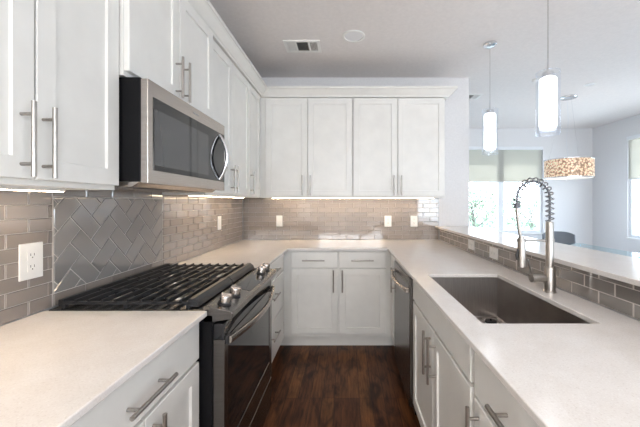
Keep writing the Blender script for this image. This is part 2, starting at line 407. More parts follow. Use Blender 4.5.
# herringbone
b = MB(FL(XL-.010)); w, l = .076, .152; c45 = math.cos(PI/4)
b.m(1).box(HB[0]-.004, HB[1]+.004, .0, .0085, HB[2]-.002, HB[3]+.003).m(0)
def rot(p): return (HB[0]+(p[0]-p[1])*c45+.02, HB[2]+(p[0]+p[1])*c45+.03)
for i in range(-16, 17):
    for j in range(-16, 17):
        # 2:1 herringbone lattice: offsets (w, w)*i and (2w,-2w)*j
        ox = w*i + 2*w*j; oy = w*i - 2*w*j
        for q in ([(ox, oy), (ox+l, oy), (ox+l, oy+w), (ox, oy+w)], [(ox, oy+w), (ox+w, oy+w), (ox+w, oy+w+l), (ox, oy+w+l)] ):
            q = [(p[0], p[1]) for p in q]
            cx = sum(p[0] for p in q)/4; cy = sum(p[1] for p in q)/4
            q = [(p[0]-math.copysign(G, p[0]-cx), p[1]-math.copysign(G, p[1]-cy)) for p in q]
            tile(b, clip([rot(p) for p in q], HB[0]+.001, HB[1]-.001, HB[2]+.001, HB[3]-.001), .006, .0112)
o = b.build('herringbone_tile_panel', ['herringbone_glass', 'grout'], origin=(XL, 1.6, HB[2]))
tag(o, 'grey glass herringbone tile panel on the wall behind the gas range', 'tile panel')
for q in ((CZ+.001, HB[2]-.0025), (HB[3]+.0035, 1.392)):
    b = MB(FL(XL-.010)); b.m(1).box(HB[0]-.0045, HB[1]+.0045, .0008, .0062, *q).m(0); running(b, HB[0], HB[1], *q)
    b.build('border_course', ['subway_glass', 'grout'], o)
# back wall backsplash
b = MB(FB(YB+.010)); b.m(1).box(XL, XR, .0008, .0062, CZ+.001, UB+.03).m(0)
running(b, XL, XR, CZ+.001, UB+.01, .06)
o = b.build('tile_backsplash', ['subway_glass', 'grout'], origin=(0, YB, CZ))
tag(o, 'taupe glass subway tile backsplash along the far wall under the wall cabinets', 'backsplash')
b = MB(FR(XR+.013)); b.m(1).box(-.3, YB-.012, 0, .009, CZ+.001, 1.041).m(0)
running(b, -.3, YB-.012, CZ+.001, 1.041, .03)
o = b.build('tile_backsplash', ['bar_tile_glass', 'grout'], origin=(XR, 1.5, CZ))
tag(o, 'dark grey glass tile strip on the half wall behind the sink', 'backsplash')

# ------------------------------------------------------------------ counters
def slab(xs, ys, keep, z0, z1, name, mats, origin, bev=.003):
    vs = {}; V = []; F = []
    def g(i, j, k):
        if (i, j, k) not in vs: vs[i, j, k] = len(V); V.append((xs[i], ys[j], (z0, z1)[k]))
        return vs[i, j, k]
    K = {(i, j) for i in range(len(xs)-1) for j in range(len(ys)-1) if keep((xs[i]+xs[i+1])/2, (ys[j]+ys[j+1])/2)}
    for i, j in K:
        F += [(g(i, j, 1), g(i+1, j, 1), g(i+1, j+1, 1), g(i, j+1, 1)), (g(i, j, 0), g(i, j+1, 0), g(i+1, j+1, 0), g(i+1, j, 0))]
        if (i-1, j) not in K: F.append((g(i, j, 0), g(i, j, 1), g(i, j+1, 1), g(i, j+1, 0)))
        if (i+1, j) not in K: F.append((g(i+1, j, 0), g(i+1, j+1, 0), g(i+1, j+1, 1), g(i+1, j, 1)))
        if (i, j-1) not in K: F.append((g(i, j, 0), g(i+1, j, 0), g(i+1, j, 1), g(i, j, 1)))
        if (i, j+1) not in K: F.append((g(i, j+1, 0), g(i, j+1, 1), g(i+1, j+1, 1), g(i+1, j+1, 0)))
    return MB().add(V, F).build(name, mats, origin=origin, bevel=bev)
CFL, CFR, CFB = -.529, .366, 2.812
SX0, SX1, SY0, SY1 = .462, .862, 1.07, 1.806
o = slab([XL+.001, CFL], [-.5, RY0-.003], lambda x, y: True, CZ-CT, CZ, 'countertop', 'quartz', (-.84, .4, CZ-CT))
tag(o, 'speckled beige white quartz worktop at lower left, before the gas range', 'countertop')
o = slab([XL+.001, CFL, CFR, SX0, SX1, XR-.001], [-.3, SY0, SY1, RY1+.003, CFB, YB-.001],
         lambda x, y: (y > CFB) or (x < CFL and y > RY1) or (x > CFR and not (SX0 < x < SX1 and SY0 < y < SY1)), CZ-CT, CZ, 'countertop', 'quartz', (0, 3.1, CZ-CT))
tag(o, 'white quartz worktop wrapping the far corner and holding the sink', 'countertop')
o = MB().box(.978, 1.372, -.34, YB+.009, 1.0415, 1.0625).build('bar_top', 'quartz', origin=(1.17, 1.5, 1.042), bevel=.003)
tag(o, 'raised narrow quartz bar ledge on the half wall towards the dining room', 'bar top')

# ------------------------------------------------------------------ cabinets
def door_mesh(M, u0, u1, z0, z1, t=.020, fr=.057, rec=.008, n0=0.):
    def ring(u, z, n, e): return [(u[0]+e, n, z[0]+e), (u[1]-e, n, z[0]+e), (u[1]-e, n, z[1]-e), (u[0]+e, n, z[1]-e)]
    U = (u0, u1); Z = (z0, z1)
    rs = [ring(U, Z, n0, 0), ring(U, Z, n0+t-.002, 0), ring(U, Z, n0+t, .002)]
    if fr: rs += [ring(U, Z, n0+t, fr), ring(U, Z, n0+t-rec, fr+.0025)]
    vs = [p for r in rs for p in r]; k = len(rs)
    fs = [(3, 2, 1, 0), tuple(range(4*(k-1), 4*k))]
    for r in range(k-1):
        for i in range(4): fs.append((4*r+i, 4*r+(i+1) % 4, 4*r+4+(i+1) % 4, 4*r+4+i))
    return MB(M).add(vs, fs)
def pull(M, u, z, L_, vert, n0=.020, r=.0062):
    b = MB(M); a = L_/2; q = a-.034; s = .034
    if vert:
        b.tube([(u, n0+s, z-a), (u, n0+s, z+a)], r)
        for k in (-q, q): b.tube([(u, n0-.001, z+k), (u, n0+s, z+k)], .0048)
    else:
        b.tube([(u-a, n0+s, z), (u+a, n0+s, z)], r)
        for k in (-q, q): b.tube([(u+k, n0-.001, z), (u+k, n0+s, z)], .0048)
    return b
def fronts(root, M, items):
    for it in items:
        kind, u0, u1, z0, z1 = it[:5]; h = it[5]
        d = door_mesh(M, u0, u1, z0, z1, fr=.057 if kind == 'door' else 0).build({'door': 'door', 'drawer': 'drawer', 'panel': 'false_front'}[kind], 'cabinet_paint', root)
        if h: pull(M, h[0], h[1], .2, h[2]).build('handle', 'nickel', d, smooth=True)
def base_cab(label, M, u0, u1, depth, items, group='base cabinets', toe=(0, 0)):
    c = M @ Vector(((u0+u1)/2, -.02-depth/2, 0)); r = thing('base_cabinet', label, 'cabinet', c, group)
    Mb = M @ Matrix.Translation((0, -.020, 0)); b = MB(Mb); t = .018; top = CZ-CT-.001
    b.box(u0+.001, u1-.001, -t, 0, .105, top)                     # face
    b.box(u0+.001, u0+t, -depth, -t, .105, top); b.box(u1-t, u1-.001, -depth, -t, .105, top)
    b.box(u0+t, u1-t, -depth, -t, .105, .123)
    b.build('body', 'cabinet_paint', r)
    MB(Mb).box(u0+.001-toe[0], u1-.001+toe[1], -.075, -.060, .0, .104).build('toe_kick', 'cabinet_paint', r)
    fronts(r, Mb @ Matrix.Translation((0, .0005, 0)), items)
    return r
def wall_cab(label, M, u0, u1, z0, z1, depth, items, group='wall cabinets'):
    c = M @ Vector(((u0+u1)/2, -.02-depth/2, z0)); r = thing('wall_cabinet', label, 'cabinet', c, group)
    Mb = M @ Matrix.Translation((0, -.020, 0))
    b = MB(Mb); b.box(u0+.0005, u1-.0005, -.018, 0, z0, z1); t = .016
    b.box(u0+.0005, u0+t, -depth, -.018, z0, z1); b.box(u1-t, u1-.0005, -depth, -.018, z0, z1)
    b.box(u0+t, u1-t, -depth, -.018, z0+.022, z0+.036); b.box(u0+t, u1-t, -depth, -.018, z1-.016, z1)
    b.build('body', 'cabinet_paint', r)
    fronts(r, Mb @ Matrix.Translation((0, .0005, 0)), items)
    return r
g = .006; DT, DB, DG = .878, .138, .733
def pair(u0, u1, z0, z1, hz, mid=None):
    m_ = mid or (u0+u1)/2
    return [('door', u0+g, m_-g/2, z0, z1, (m_-.034, hz, True)), ('door', m_+g/2, u1-g, z0, z1, (m_+.034, hz, True))]
# back base: two doors with drawers above
q0, q1 = -.505, .352; qm = (q0+q1)/2
base_cab('white base cabinet across the far end, two drawers over two doors', FB(BF), -.5745, .4095, .60,
  [('drawer', q0, qm-.006, DG+.008, DT, ((q0+qm)/2-.01, .805, False)), ('drawer', qm+.006, q1, DG+.008, DT, ((qm+q1)/2, .805, False)),
   ('door', q0, qm-.006, DB, DG-.006, (qm-.045, .62, True)), ('door', qm+.006, q1, DB, DG-.006, (qm+.035, .62, True))], toe=(.058, .058))
# left beyond range: three drawers
y0, y1 = 1.962, 2.76
base_cab('white three-drawer base cabinet between the gas range and the corner', FL(LF), y0, 2.8595, .57,
  [('drawer', y0+g, y1, DG+.006, DT, (2.36, .812, False)), ('drawer', y0+g, y1, .435, DG-.006, (2.36, .62, False)), ('drawer', y0+g, y1, DB, .423, (2.36, .325, False))])
# left near
base_cab('white base cabinet before the range, one wide drawer over doors', FL(LF), .54, 1.188, .57,
  [('drawer', .546, 1.182, DG+.006, DT, (.862, .800, False))] + [('door', .546, .861, DB, DG-.006, (.83, .62, True)), ('door', .867, 1.182, DB, DG-.006, (.90, .62, True))])
base_cab('white base cabinet at the lower left edge, next to the wide drawer', FL(LF), -.46, .538, .57,
  [('drawer', -.45, .532, DG+.006, DT, (.04, .800, False))] + pair(-.455, .538, DB, DG-.006, .62))
# right run
base_cab('narrow white corner cabinet with one door behind the dishwasher', FR(RF), 2.484, 2.8595, .60,
  [('door', 2.49, 2.80, DB, DT, (2.535, .70, True))])
base_cab('white sink cabinet with plain front panel over two tall doors', FR(RF), .99, 1.868, .60,
  [('panel', .996, 1.862, DG+.022, DT, None), ('door', .996, 1.424, DB, DG+.008, (1.385, .625, True)), ('door', 1.432, 1.862, DB, DG+.008, (1.468, .625, True))])
base_cab('white drawer cabinet at the lower right edge, nearer than the sink cabinet', FR(RF), .40, .984, .60,
  [('drawer', .408, .965, DG+.006, DT, (.70, .807, False))] + [('door', .408, .965, DB, DG-.006, (.93, .62, True))])
base_cab('white base cabinet at the near end of the peninsula', FR(RF), -.25, .398, .60,
  [('drawer', -.244, .39, DG+.006, DT, (.07, .807, False)), ('door', -.244, .39, DB, DG-.006, (.35, .62, True))])
# wall cabinets, left
UT = 2.3835; D0 = 1.388; D1 = 2.374; LX = -.86
wall_cab('tall white wall cabinet at upper left with two doors, before the microwave', FL(LX), .54, 1.193, UB, UT, .268,
  [('door', .546, .867, D0, D1, (.831, 1.492, True)), ('door', .873, 1.189, D0, D1, (.891, 1.492, True))])
wall_cab('white wall cabinet cut off by the upper left edge', FL(LX), -.46, .538, UB, UT, .268, pair(-.46, .538, D0, D1, 1.492))
wall_cab('short white two-door wall cabinet directly above the microwave', FL(-.829), 1.195, 1.955, 1.808, UT, .299, pair(1.192, 1.955, 1.826, D1, 1.93, 1.56))
wall_cab('tall white two-door wall cabinet just beyond the microwave', FL(LX), 1.957, 2.770, UB, UT, .268, pair(1.965, 2.77, D0, D1, 1.50, 2.362))
wall_cab('white single-door wall cabinet in the far left corner', FL(LX), 2.772, 3.188, UB, UT, .268, [('door', 2.778, 3.12, D0, D1, (2.80, 1.50, True))])
# wall cabinets, back
wall_cab('white two-door wall cabinet on the far wall, beside the left corner', FB(3.169), -.879, .0565, UB, UT, .293,
  [('door', -.819, -.399, D0, D1, (-.445, 1.495, True)), ('door', -.393, .050, D0, D1, (-.365, 1.495, True))])
wall_cab('white two-door wall cabinet on the far wall, nearest the dining room', FB(3.169), .058, .989, UB, UT, .293,
  [('door', .066, .506, D0, D1, (.470, 1.495, True)), ('door', .514, .980, D0, D1, (.545, 1.495, True))])
# light rails under cabinets with strip lights
def strip(label, box, power, size, rot):
    r = thing('under_cabinet_light', label, 'light', ((box[0]+box[1])/2, (box[2]+box[3])/2, box[5]), 'under-cabinet strip lights')
    MB().box(box[0], box[1], box[2], box[3], box[4]+.002, box[5]).build('housing', 'plastic_white', r)
    MB().box(box[0]+.003, box[1]-.003, box[2]+.003, box[3]-.003, box[4], box[4]+.002).build('diffuser', 'led_strip', r)
strip('warm strip light under the upper left cabinet, shining on the tiles', (-1.035, -1.010, -.3, 1.13, 1.361, 1.391), 0, 0, 0)
strip('warm strip light under the cabinets beyond the microwave', (-1.035, -1.01, 2.05, 3.10, 1.368, 1.392), 0, 0, 0)
strip('warm strip light under the far wall cabinets', (-.80, .93, 3.35, 3.375, 1.368, 1.392), 0, 0, 0)

# ------------------------------------------------------------------ microwave
mw = thing('microwave', 'stainless over-range microwave with dark glass door mounted above the gas range', 'microwave', (-.95, 1.575, 1.385))
my0, my1 = 1.199, 1.951
MB().box(-1.138, -.786, my0, my1, 1.405, 1.802).build('body', 'black_enamel', mw, bevel=.003)
b = MB().m(0).prism([(-1.12, 1.404), (-.80, 1.404), (-.83, 1.385), (-1.12, 1.385)], 1, my0+.015, my1-.015)
b.m(1)
for k in range(10): b.box(-.90+.006*k, -.897+.006*k, my0+.1, my1-.1, 1.384, 1.386)
b.build('underside', ['stainless', 'black_plastic'], mw)
b = MB().box(-.785, -.758, my0, my1, 1.398, 1.797); dr = b.build('door', 'stainless', mw, bevel=.002)
MB().box(-.7585, -.7565, my0+.032, my1-.010, 1.450, 1.737).build('door_glass', 'black_glass', dr, bevel=.001)
MB().box(-.7567, -.7560, my0+.038, my0+.52, 1.472, 1.692).build('viewing_window', 'smoked_glass', dr)
pts = []
for i in range(15):
    t_ = i/14; z = 1.462+.262*t_; s_ = math.sin(PI*t_); pts.append((-.757+.046*s_**.8, my1-.085+.0*s_, z))
MB().tube(pts, .010, 12).build('handle', 'chrome', dr, smooth=True)
MB().box(-.758, -.7572, 1.55, 1.61, 1.764, 1.770).build('badge', 'display_ink', dr)

# ------------------------------------------------------------------ range
rg = thing('gas_range', 'slide-in stainless gas range with cast iron grates and black glass oven door', 'range', (-.8, 1.575, 0))
ry0, ry1 = RY0+.001, RY1-.001
MB().box(-1.135, -.512, ry0, ry1, .06, .893).build('body', 'black_enamel', rg)
b = MB(); b.box(-1.135, -.545, ry0-.002, ry1+.002, .8935, .917)
b.build('cooktop', 'cooktop_enamel', rg, bevel=.003)
MB().box(-1.10, -.56, ry0+.03, ry1-.03, .0, .06).build('plinth', 'black_plastic', rg)
pn = MB().prism([(-.548, .927), (-.535, .930), (-.440, .908), (-.434, .902), (-.438, .880), (-.520, .868), (-.548, .868)], 1, ry0, ry1).build('control_panel', 'dark_stainless', rg, bevel=.002)
# sloped glass strip between the knobs
MB().add([(-.525, 1.47, .9285), (-.452, 1.47, .9116), (-.452, 1.74, .9116), (-.525, 1.74, .9285), (-.525, 1.47, .9265), (-.452, 1.47, .9096), (-.452, 1.74, .9096), (-.525, 1.74, .9265)],
         [(0, 1, 2, 3), (7, 6, 5, 4), (0, 4, 5, 1), (1, 5, 6, 2), (2, 6, 7, 3), (3, 7, 4, 0)]).build('display', 'black_glass', pn)
for ky in (1.262, 1.372, 1.800, 1.888):
    kz = .921
    kb = MB(Matrix.Translation((-.490, ky, kz)) @ Matrix.Rotation(math.radians(13), 4, 'Y'))
    kb.m(1).lathe([(.0265, -.003), (.0265, .005), (.024, .007)], n=24).m(0).lathe([(.0225, .006), (.0230, .029), (.0215, .033)], n=24).box(-.020, .020, -.0055, .0055, .033, .040)
    kb.build('knob', ['stainless', 'black_plastic'], rg, smooth=True)
# oven door
dz0, dz1 = .255, .862
d = MB()
for q in ((ry0+.002, ry0+.040, dz0, .800), (ry1-.060, ry1-.002, dz0, .800), (ry0+.040, ry1-.060, dz0, .365), (ry0+.040, ry1-.060, .775, .800)): d.box(-.510, -.466, q[0], q[1], q[2], q[3])
od = d.build('door', 'dark_stainless', rg, bevel=.002)
MB().box(-.505, -.468, ry0+.040, ry1-.060, .365, .775).build('door_glass', 'black_glass', od)
MB().box(-.510, -.468, ry0+.002, ry1-.002, .8005, dz1).build('vent_rail', 'black_glass', od, bevel=.003)
pts = []
for i in range(21):
    t_ = i/20; s_ = math.sin(PI*t_); pts.append((-.452+.040*s_, ry0+.012+(ry1-ry0-.024)*t_, .798-.006*s_))
hd = MB()
hs = []
for p in pts: hs += [(p[0]-.006, p[1], p[2]-.014), (p[0]+.008, p[1], p[2]-.014), (p[0]+.010, p[1], p[2]), (p[0]+.006, p[1], p[2]+.012), (p[0]-.006, p[1], p[2]+.012)]
fs = [(i*5+k, i*5+(k+1) % 5, i*5+5+(k+1) % 5, i*5+5+k) for i in range(20) for k in range(5)] + [(0, 1, 2, 3, 4), (100, 101, 102, 103, 104)]
hd.add(hs, fs); hd.build('handle', 'stainless', od, bevel=.002)
for yy in (ry0+.012, ry1-.036): MB().box(-.4665, -.452, yy, yy+.024, .780, .812).build('handle_mount', 'black_plastic', od)
wd = MB().box(-.510, -.468, ry0+.002, ry1-.002, .075, .245).build('warming_drawer', 'dark_stainless', rg, bevel=.003)
MB().box(-.4682, -.4674, 1.55, 1.62, .300, .312).build('badge', 'display_ink', od)
# burners
for i, (bx, by, br_) in enumerate(((-.72, 1.37, .045), (-.98, 1.37, .035), (-.72, 1.78, .040), (-.98, 1.78, .035), (-.85, 1.575, .05))):
    bn = MB().lathe([(br_+.012, 0), (br_+.010, .008), (br_, .012), (br_*.98, .017)], (bx, by, .917), 24).build('burner', 'burner_metal', rg, smooth=True)
    MB().lathe([(br_*.8, .0), (br_*.82, .005), (br_*.7, .008)], (bx, by, .9345), 24).build('burner_cap', 'cast_iron', bn, smooth=True)
# grates: two halves
def grate(y0, y1):
    b = MB(); xs = [-1.095+.0505*i for i in range(10)]
    def bar(x0, x1, ya, yb, z0, z1):
        b.prism([(x0, z0), (x1, z0), (x1-(x1-x0)*.22, z1), (x0+(x1-x0)*.22, z1)], 1, ya, yb)
    for x in xs: bar(x-.0060, x+.0060, y0, y1, .936, .951)
    b.prism([(-.612, .925), (-.570, .922), (-.576, .938), (-.594, .952), (-.612, .952)], 1, y0, y1)
    for yy in (y0, (y0+y1)/2-.007, y1-.014): b.box(-1.105, -.60, yy, yy+.011, .932, .943)
    b.box(-1.110, -1.098, y0, y1, .926, .950)
    for yy in (y0+.002, y1-.018):
        for xx in (-1.10, -.86, -.62): b.box(xx, xx+.016, yy, yy+.016, .9172, .935)
    return b.build('grate', 'cast_iron', rg, bevel=.0012)
grate(ry0+.012, 1.572); grate(1.578, ry1-.012)

# ------------------------------------------------------------------ dishwasher
dw = thing('dishwasher', 'dark stainless dishwasher with bowed bar handle set under the peninsula worktop', 'dishwasher', (.7, 2.176, 0))
MB().box(.405, .97, 1.874, 2.478, .06, .890).build('body', 'black_enamel', dw)
MB().box(.46, .90, 1.88, 2.47, .0, .06).build('toe_kick', 'black_plastic', dw)
dd = MB().box(.372, .404, 1.876, 2.476, .105, .868).build('door', 'dark_stainless', dw, bevel=.004)
pts = [(.352-.030*math.sin(PI*i/16), 1.90+.552*i/16, .795) for i in range(17)]
hb = MB().tube(pts, [.013]*17, 10)
hb.box(.352, .373, 1.893, 1.917, .782, .808).box(.352, .373, 2.437, 2.461, .782, .808)
hb.build('handle', 'stainless', dd, smooth=True)
MB().box(.376, .404, 1.876, 2.476, .869, .888).build('control_strip', 'black_glass', dw)
MB().box(.3712, .3722, 1.90, 1.93, .50, .512).build('badge', 'display_ink', dd)

# ------------------------------------------------------------------ sink
sk = thing('kitchen_sink', 'rectangular stainless undermount sink bowl sunk in the peninsula worktop', 'sink', (.66, 1.44, .66))
b = MB(); t_ = .0015; z0 = .665; zt = CZ-CT-.0005
o_ = (SX0-.004, SX1+.004, SY0-.004, SY1+.004)
ring = lambda e, z: [(o_[0]+e, o_[2]+e, z), (o_[1]-e, o_[2]+e, z), (o_[1]-e, o_[3]-e, z), (o_[0]+e, o_[3]-e, z)]
vs = ring(-.015, zt) + ring(0, zt) + ring(.004, z0+.006) + ring(.012, z0) + ring(-.015, zt-.002) + ring(-.003, zt-.002) + ring(-.001, z0-.004)
fs = []
for a_ in (0, 4, 8): fs += [(a_+i, a_+(i+1) % 4, a_+4+(i+1) % 4, a_+4+i) for i in range(4)]
fs += [(12, 13, 14, 15)]
for a_ in (16, 20): fs += [(a_+i, a_+4+i, a_+4+(i+1) % 4, a_+(i+1) % 4) for i in range(4)]
fs += [(24, 27, 26, 25)] + [(i, 16+i, 16+(i+1) % 4, (i+1) % 4) for i in range(4)]
b.add(vs, fs).build('bowl', 'sink_steel', sk)
dn = MB().lathe([(.050, .0005), (.048, .003), (.040, .003), (.034, .0002)], (.795, 1.742, z0), 28).build('drain', 'chrome', sk, smooth=True)
b = MB().lathe([(.030, .0035), (.030, .006), (.008, .007)], (.795, 1.742, z0), 20)
b.tube([(.795, 1.742, z0+.006), (.795, 1.742, z0+.016)], .006); b.build('strainer', 'black_plastic', dn)

# ------------------------------------------------------------------ faucet
FX, FY = .930, 1.445
fc = thing('faucet', 'tall brushed steel pull-down faucet with coiled spring neck behind the sink', 'faucet', (FX, FY, CZ))
MB().lathe([(.027, 0), (.027, .004), (.0235, .008), (.0235, .112), (.021, .116)], (FX, FY, CZ), 28).build('base', 'nickel', fc, smooth=True)
MB().lathe([(.0165, 0), (.0165, .200), (.0145, .205)], (FX, FY, CZ+.117), 24).build('pole', 'nickel', fc, smooth=True)
vb = MB().tube([(FX-.020, FY, .978), (FX-.072, FY-.004, .978), (FX-.074, FY-.004, .978), (FX-.088, FY-.005, .978)], [.0165, .0165, .019, .019], 20).build('valve', 'nickel', fc, smooth=True)
MB().tube([(FX-.080, FY-.004, .990), (FX-.092, FY-.006, 1.02), (FX-.106, FY-.008, 1.066)], [.006, .0045, .0040], 12).build('lever', 'nickel', vb, smooth=True)
# neck: hose path
R_ = .075; zc = 1.345
path = [Vector((FX, FY, 1.236+i*(zc-1.236)/6)) for i in range(6)]
for i in range(25):
    a_ = PI*i/24; path.append(Vector((FX-R_+R_*math.cos(a_), FY, zc+R_*1.02*math.sin(a_))))
end_i = len(path)-1
path += [Vector((FX-2*R_-.001, FY, 1.312))]
hose = MB().tube(path, .0050, 12)
hose.build('hose', 'dark_grey_plastic', fc, smooth=True)
# coil wound round the hose
seg = [0]
for i in range(1, len(path)): seg.append(seg[-1]+(path[i]-path[i-1]).length)
TL = seg[-1]; turns = TL/.0225; K = int(turns*16); cp = []
for k in range(K+1):
    s_ = TL*k/K; i = max(j for j in range(len(seg)) if seg[j] <= s_+1e-9); i = min(i, len(path)-2)
    f_ = (s_-seg[i])/(seg[i+1]-seg[i]); c_ = path[i].lerp(path[i+1], f_); T = (path[i+1]-path[i]).normalized()
    u_ = Vector((0, 1, 0)); w_ = T.cross(u_); a_ = 2*PI*turns*k/K
    cp.append(c_ + (u_*math.cos(a_)+w_*math.sin(a_))*.0160)
MB().tube(cp, .0029, 6).build('spring_coil', 'coil_steel', fc, smooth=True)
ex = FX-2*R_
MB().tube([(ex, FY, 1.322), (ex, FY, 1.298)], .0135, 20).build('collar', 'dark_grey_plastic', fc, smooth=True)
sp = [(ex-.001, FY, 1.30), (ex+.002, FY, 1.26), (ex+.008, FY, 1.21), (ex+.016, FY, 1.165)]
MB().tube(sp, .0068, 14).build('spout_tube', 'nickel', fc, smooth=True)
hx = ex+.020
hdv = MB().tube([(hx, FY, 1.168), (hx, FY, 1.150), (hx, FY, 1.10), (hx+.001, FY, 1.045), (hx+.001, FY, 1.030)], [.012, .0165, .0175, .023, .0225], 24).build('spray_head', 'nickel', fc, smooth=True)
MB().tube([(hx-.017, FY-.004, 1.11), (hx-.026, FY-.006, 1.085), (hx-.024, FY-.006, 1.062)], [.005, .006, .004], 10).build('spray_trigger', 'black_plastic', hdv, smooth=True)
am = MB().tube([(FX-.010, FY, 1.150), (hx+.015, FY, 1.150)], .0052, 12)
am.lathe([(.0195, 0), (.0195, .016)], (FX, FY, 1.142), 24); am.lathe([(.0195, 0), (.0195, .014)], (hx, FY, 1.143), 24)
am.build('support_arm', 'nickel', fc, smooth=True)

# ------------------------------------------------------------------ outlets
def outlet(M, u, z, label, w=.078, h=.122, kind='duplex', horiz=False, gang=1):
    c = M @ Vector((u, 0, z)); r = thing('wall_outlet' if kind == 'duplex' else 'light_switch', label, 'outlet' if kind == 'duplex' else 'switch', c)
    a, b_ = (h/2, w/2) if horiz else (w/2, h/2)
    MB(M).box(u-a, u+a, .0005, .006, z-b_, z+b_).build('cover_plate', 'plastic_white', r, bevel=.002)
    for s_ in ((-1, 1) if kind == 'duplex' else (0,)):
        du, dz = ((.021*s_, 0) if horiz else (0, .021*s_))
        b = MB(M)
        if kind == 'duplex':
            b.m(0).box(u+du-.0165, u+du+.0165, .006, .0085, z+dz-.0165, z+dz+.0165).m(1)
            b.box(u+du-.0075, u+du-.0055, .0083, .0088, z+dz-.002, z+dz+.007); b.box(u+du+.0055, u+du+.0075, .0083, .0088, z+dz-.002, z+dz+.007)
            b.box(u+du-.002, u+du+.002, .0083, .0088, z+dz-.010, z+dz-.006)
            b.build('socket', ['plastic_white', 'shadow_gap'], r)
        else:
            b.box(u-.0165, u+.0165, .006, .0095, z-.033, z+.033); b.build('rocker', 'plastic_white', r, bevel=.001)
ML = FL(XL+.0005); MBk = FB(YB-.0005); MR_ = FR(XR+.0030)
outlet(ML, 1.143, 1.112, 'white duplex outlet on the left tiles before the herringbone panel', w=.086, h=.130)
outlet(ML, 2.83, 1.140, 'white switch on the left tiles beyond the gas range', kind='switch')
outlet(MBk, -.747, 1.120, 'white switch on the far tiles near the left corner', kind='switch', w=.07)
outlet(MBk, .453, 1.118, 'white outlet on the far tiles, left of the two close together')
outlet(MBk, .741, 1.118, 'white outlet on the far tiles beside the half wall corner')
outlet(MR_, 2.57, .980, 'white sideways outlet on the bar tiles nearest the far corner', horiz=True)
outlet(MR_, 2.18, .974, 'white sideways outlet on the bar tiles nearer the faucet', horiz=True)

# ------------------------------------------------------------------ ceiling fittings
def can(x, y, label, r_=.095, lens='can_lens'):
    r = thing('recessed_light', label, 'ceiling light', (x, y, CEIL), None)
    MB().lathe([(r_, -.0005), (r_, -.006), (r_*.82, -.008), (r_*.80, -.001)], (x, y, CEIL), 36, cap=False).build('trim_ring', 'plastic_white', r, smooth=True)
    MB().lathe([(r_*.80, -.0005), (r_*.78, -.0035), (r_*.5, -.0045), (.002, -.0045)], (x, y, CEIL), 36).build('lens', lens, r, smooth=True)
can(.055, 2.625, 'round white recessed ceiling light beside the kitchen air vent')
can(2.85, 3.70, 'small recessed ceiling light above the dining table', .06)
def vent(x0, x1, y0, y1, label):
    r = thing('air_vent', label, 'vent', ((x0+x1)/2, (y0+y1)/2, CEIL))
    b = MB(); e = .025
    for q in ((x0, x1, y0, y0+e), (x0, x1, y1-e, y1), (x0, x0+e, y0+e, y1-e), (x1-e, x1, y0+e, y1-e)): b.box(*q, CEIL-.008, CEIL-.0005)
    w3 = (x1-x0-2*e)
    for f_ in (.30, .72): b.box(x0+e+w3*f_-.006, x0+e+w3*f_+.006, y0+e, y1-e, CEIL-.008, CEIL-.001)
    b.build('frame', 'plastic_white', r)
    MB().box(x0+e, x1-e, y0+e, y1-e, CEIL-.0015, CEIL-.0005).build('duct', 'duct_grey', r)
    lb = MB()
    for (a, c, ang) in ((0, .28, 1), (.32, .70, 0), (.74, 1, -1)):
        n = 6 if ang else 9
        ux0, ux1 = x0+e+w3*a, x0+e+w3*c
        for k in range(n):
            if ang:
                xx = ux0+(ux1-ux0)*(k+.5)/n; lb.add([(xx-.005, y0+e, CEIL-.002), (xx+.005*1, y0+e, CEIL-.008), (xx+.005, y1-e, CEIL-.008), (xx-.005, y1-e, CEIL-.002)] if ang < 0 else
                    [(xx+.005, y0+e, CEIL-.002), (xx-.005, y0+e, CEIL-.008), (xx-.005, y1-e, CEIL-.008), (xx+.005, y1-e, CEIL-.002)], [(0, 1, 2, 3)])
            else:
                yy = y0+e+(y1-y0-2*e)*(k+.5)/n; lb.add([(ux0, yy-.005, CEIL-.0078), (ux1, yy-.005, CEIL-.0078), (ux1, yy+.005, CEIL-.002), (ux0, yy+.005, CEIL-.002)], [(0, 1, 2, 3)])
    lb.build('louvres', 'plastic_white', r)
vent(-.55, -.235, 2.69, 2.90, 'white louvred air vent in the kitchen ceiling')
vent(1.44, 1.74, 4.02, 4.22, 'white air vent in the dining ceiling beside the wall end')
can(-.1, -1.5, 'added unseen fixture for fill light in the living room ceiling behind the viewer, nearer the range side')
can(2.2, -1.5, 'added unseen fixture for fill light in the living room ceiling behind the viewer, towards the side window')
can(-.1, -2.6, 'added unseen fixture for fill light in the living room ceiling behind the viewer, close to the high window')
sm = MB().lathe([(.05, 0), (.05, -.02), (.035, -.032), (.002, -.033)], (2.14, 3.55, CEIL-.0005), 28).build('smoke_detector', 'plastic_white', origin=(2.14, 3.55, CEIL), smooth=True)
tag(sm, 'small white round detector on the ceiling behind the larger pendant', 'smoke detector')

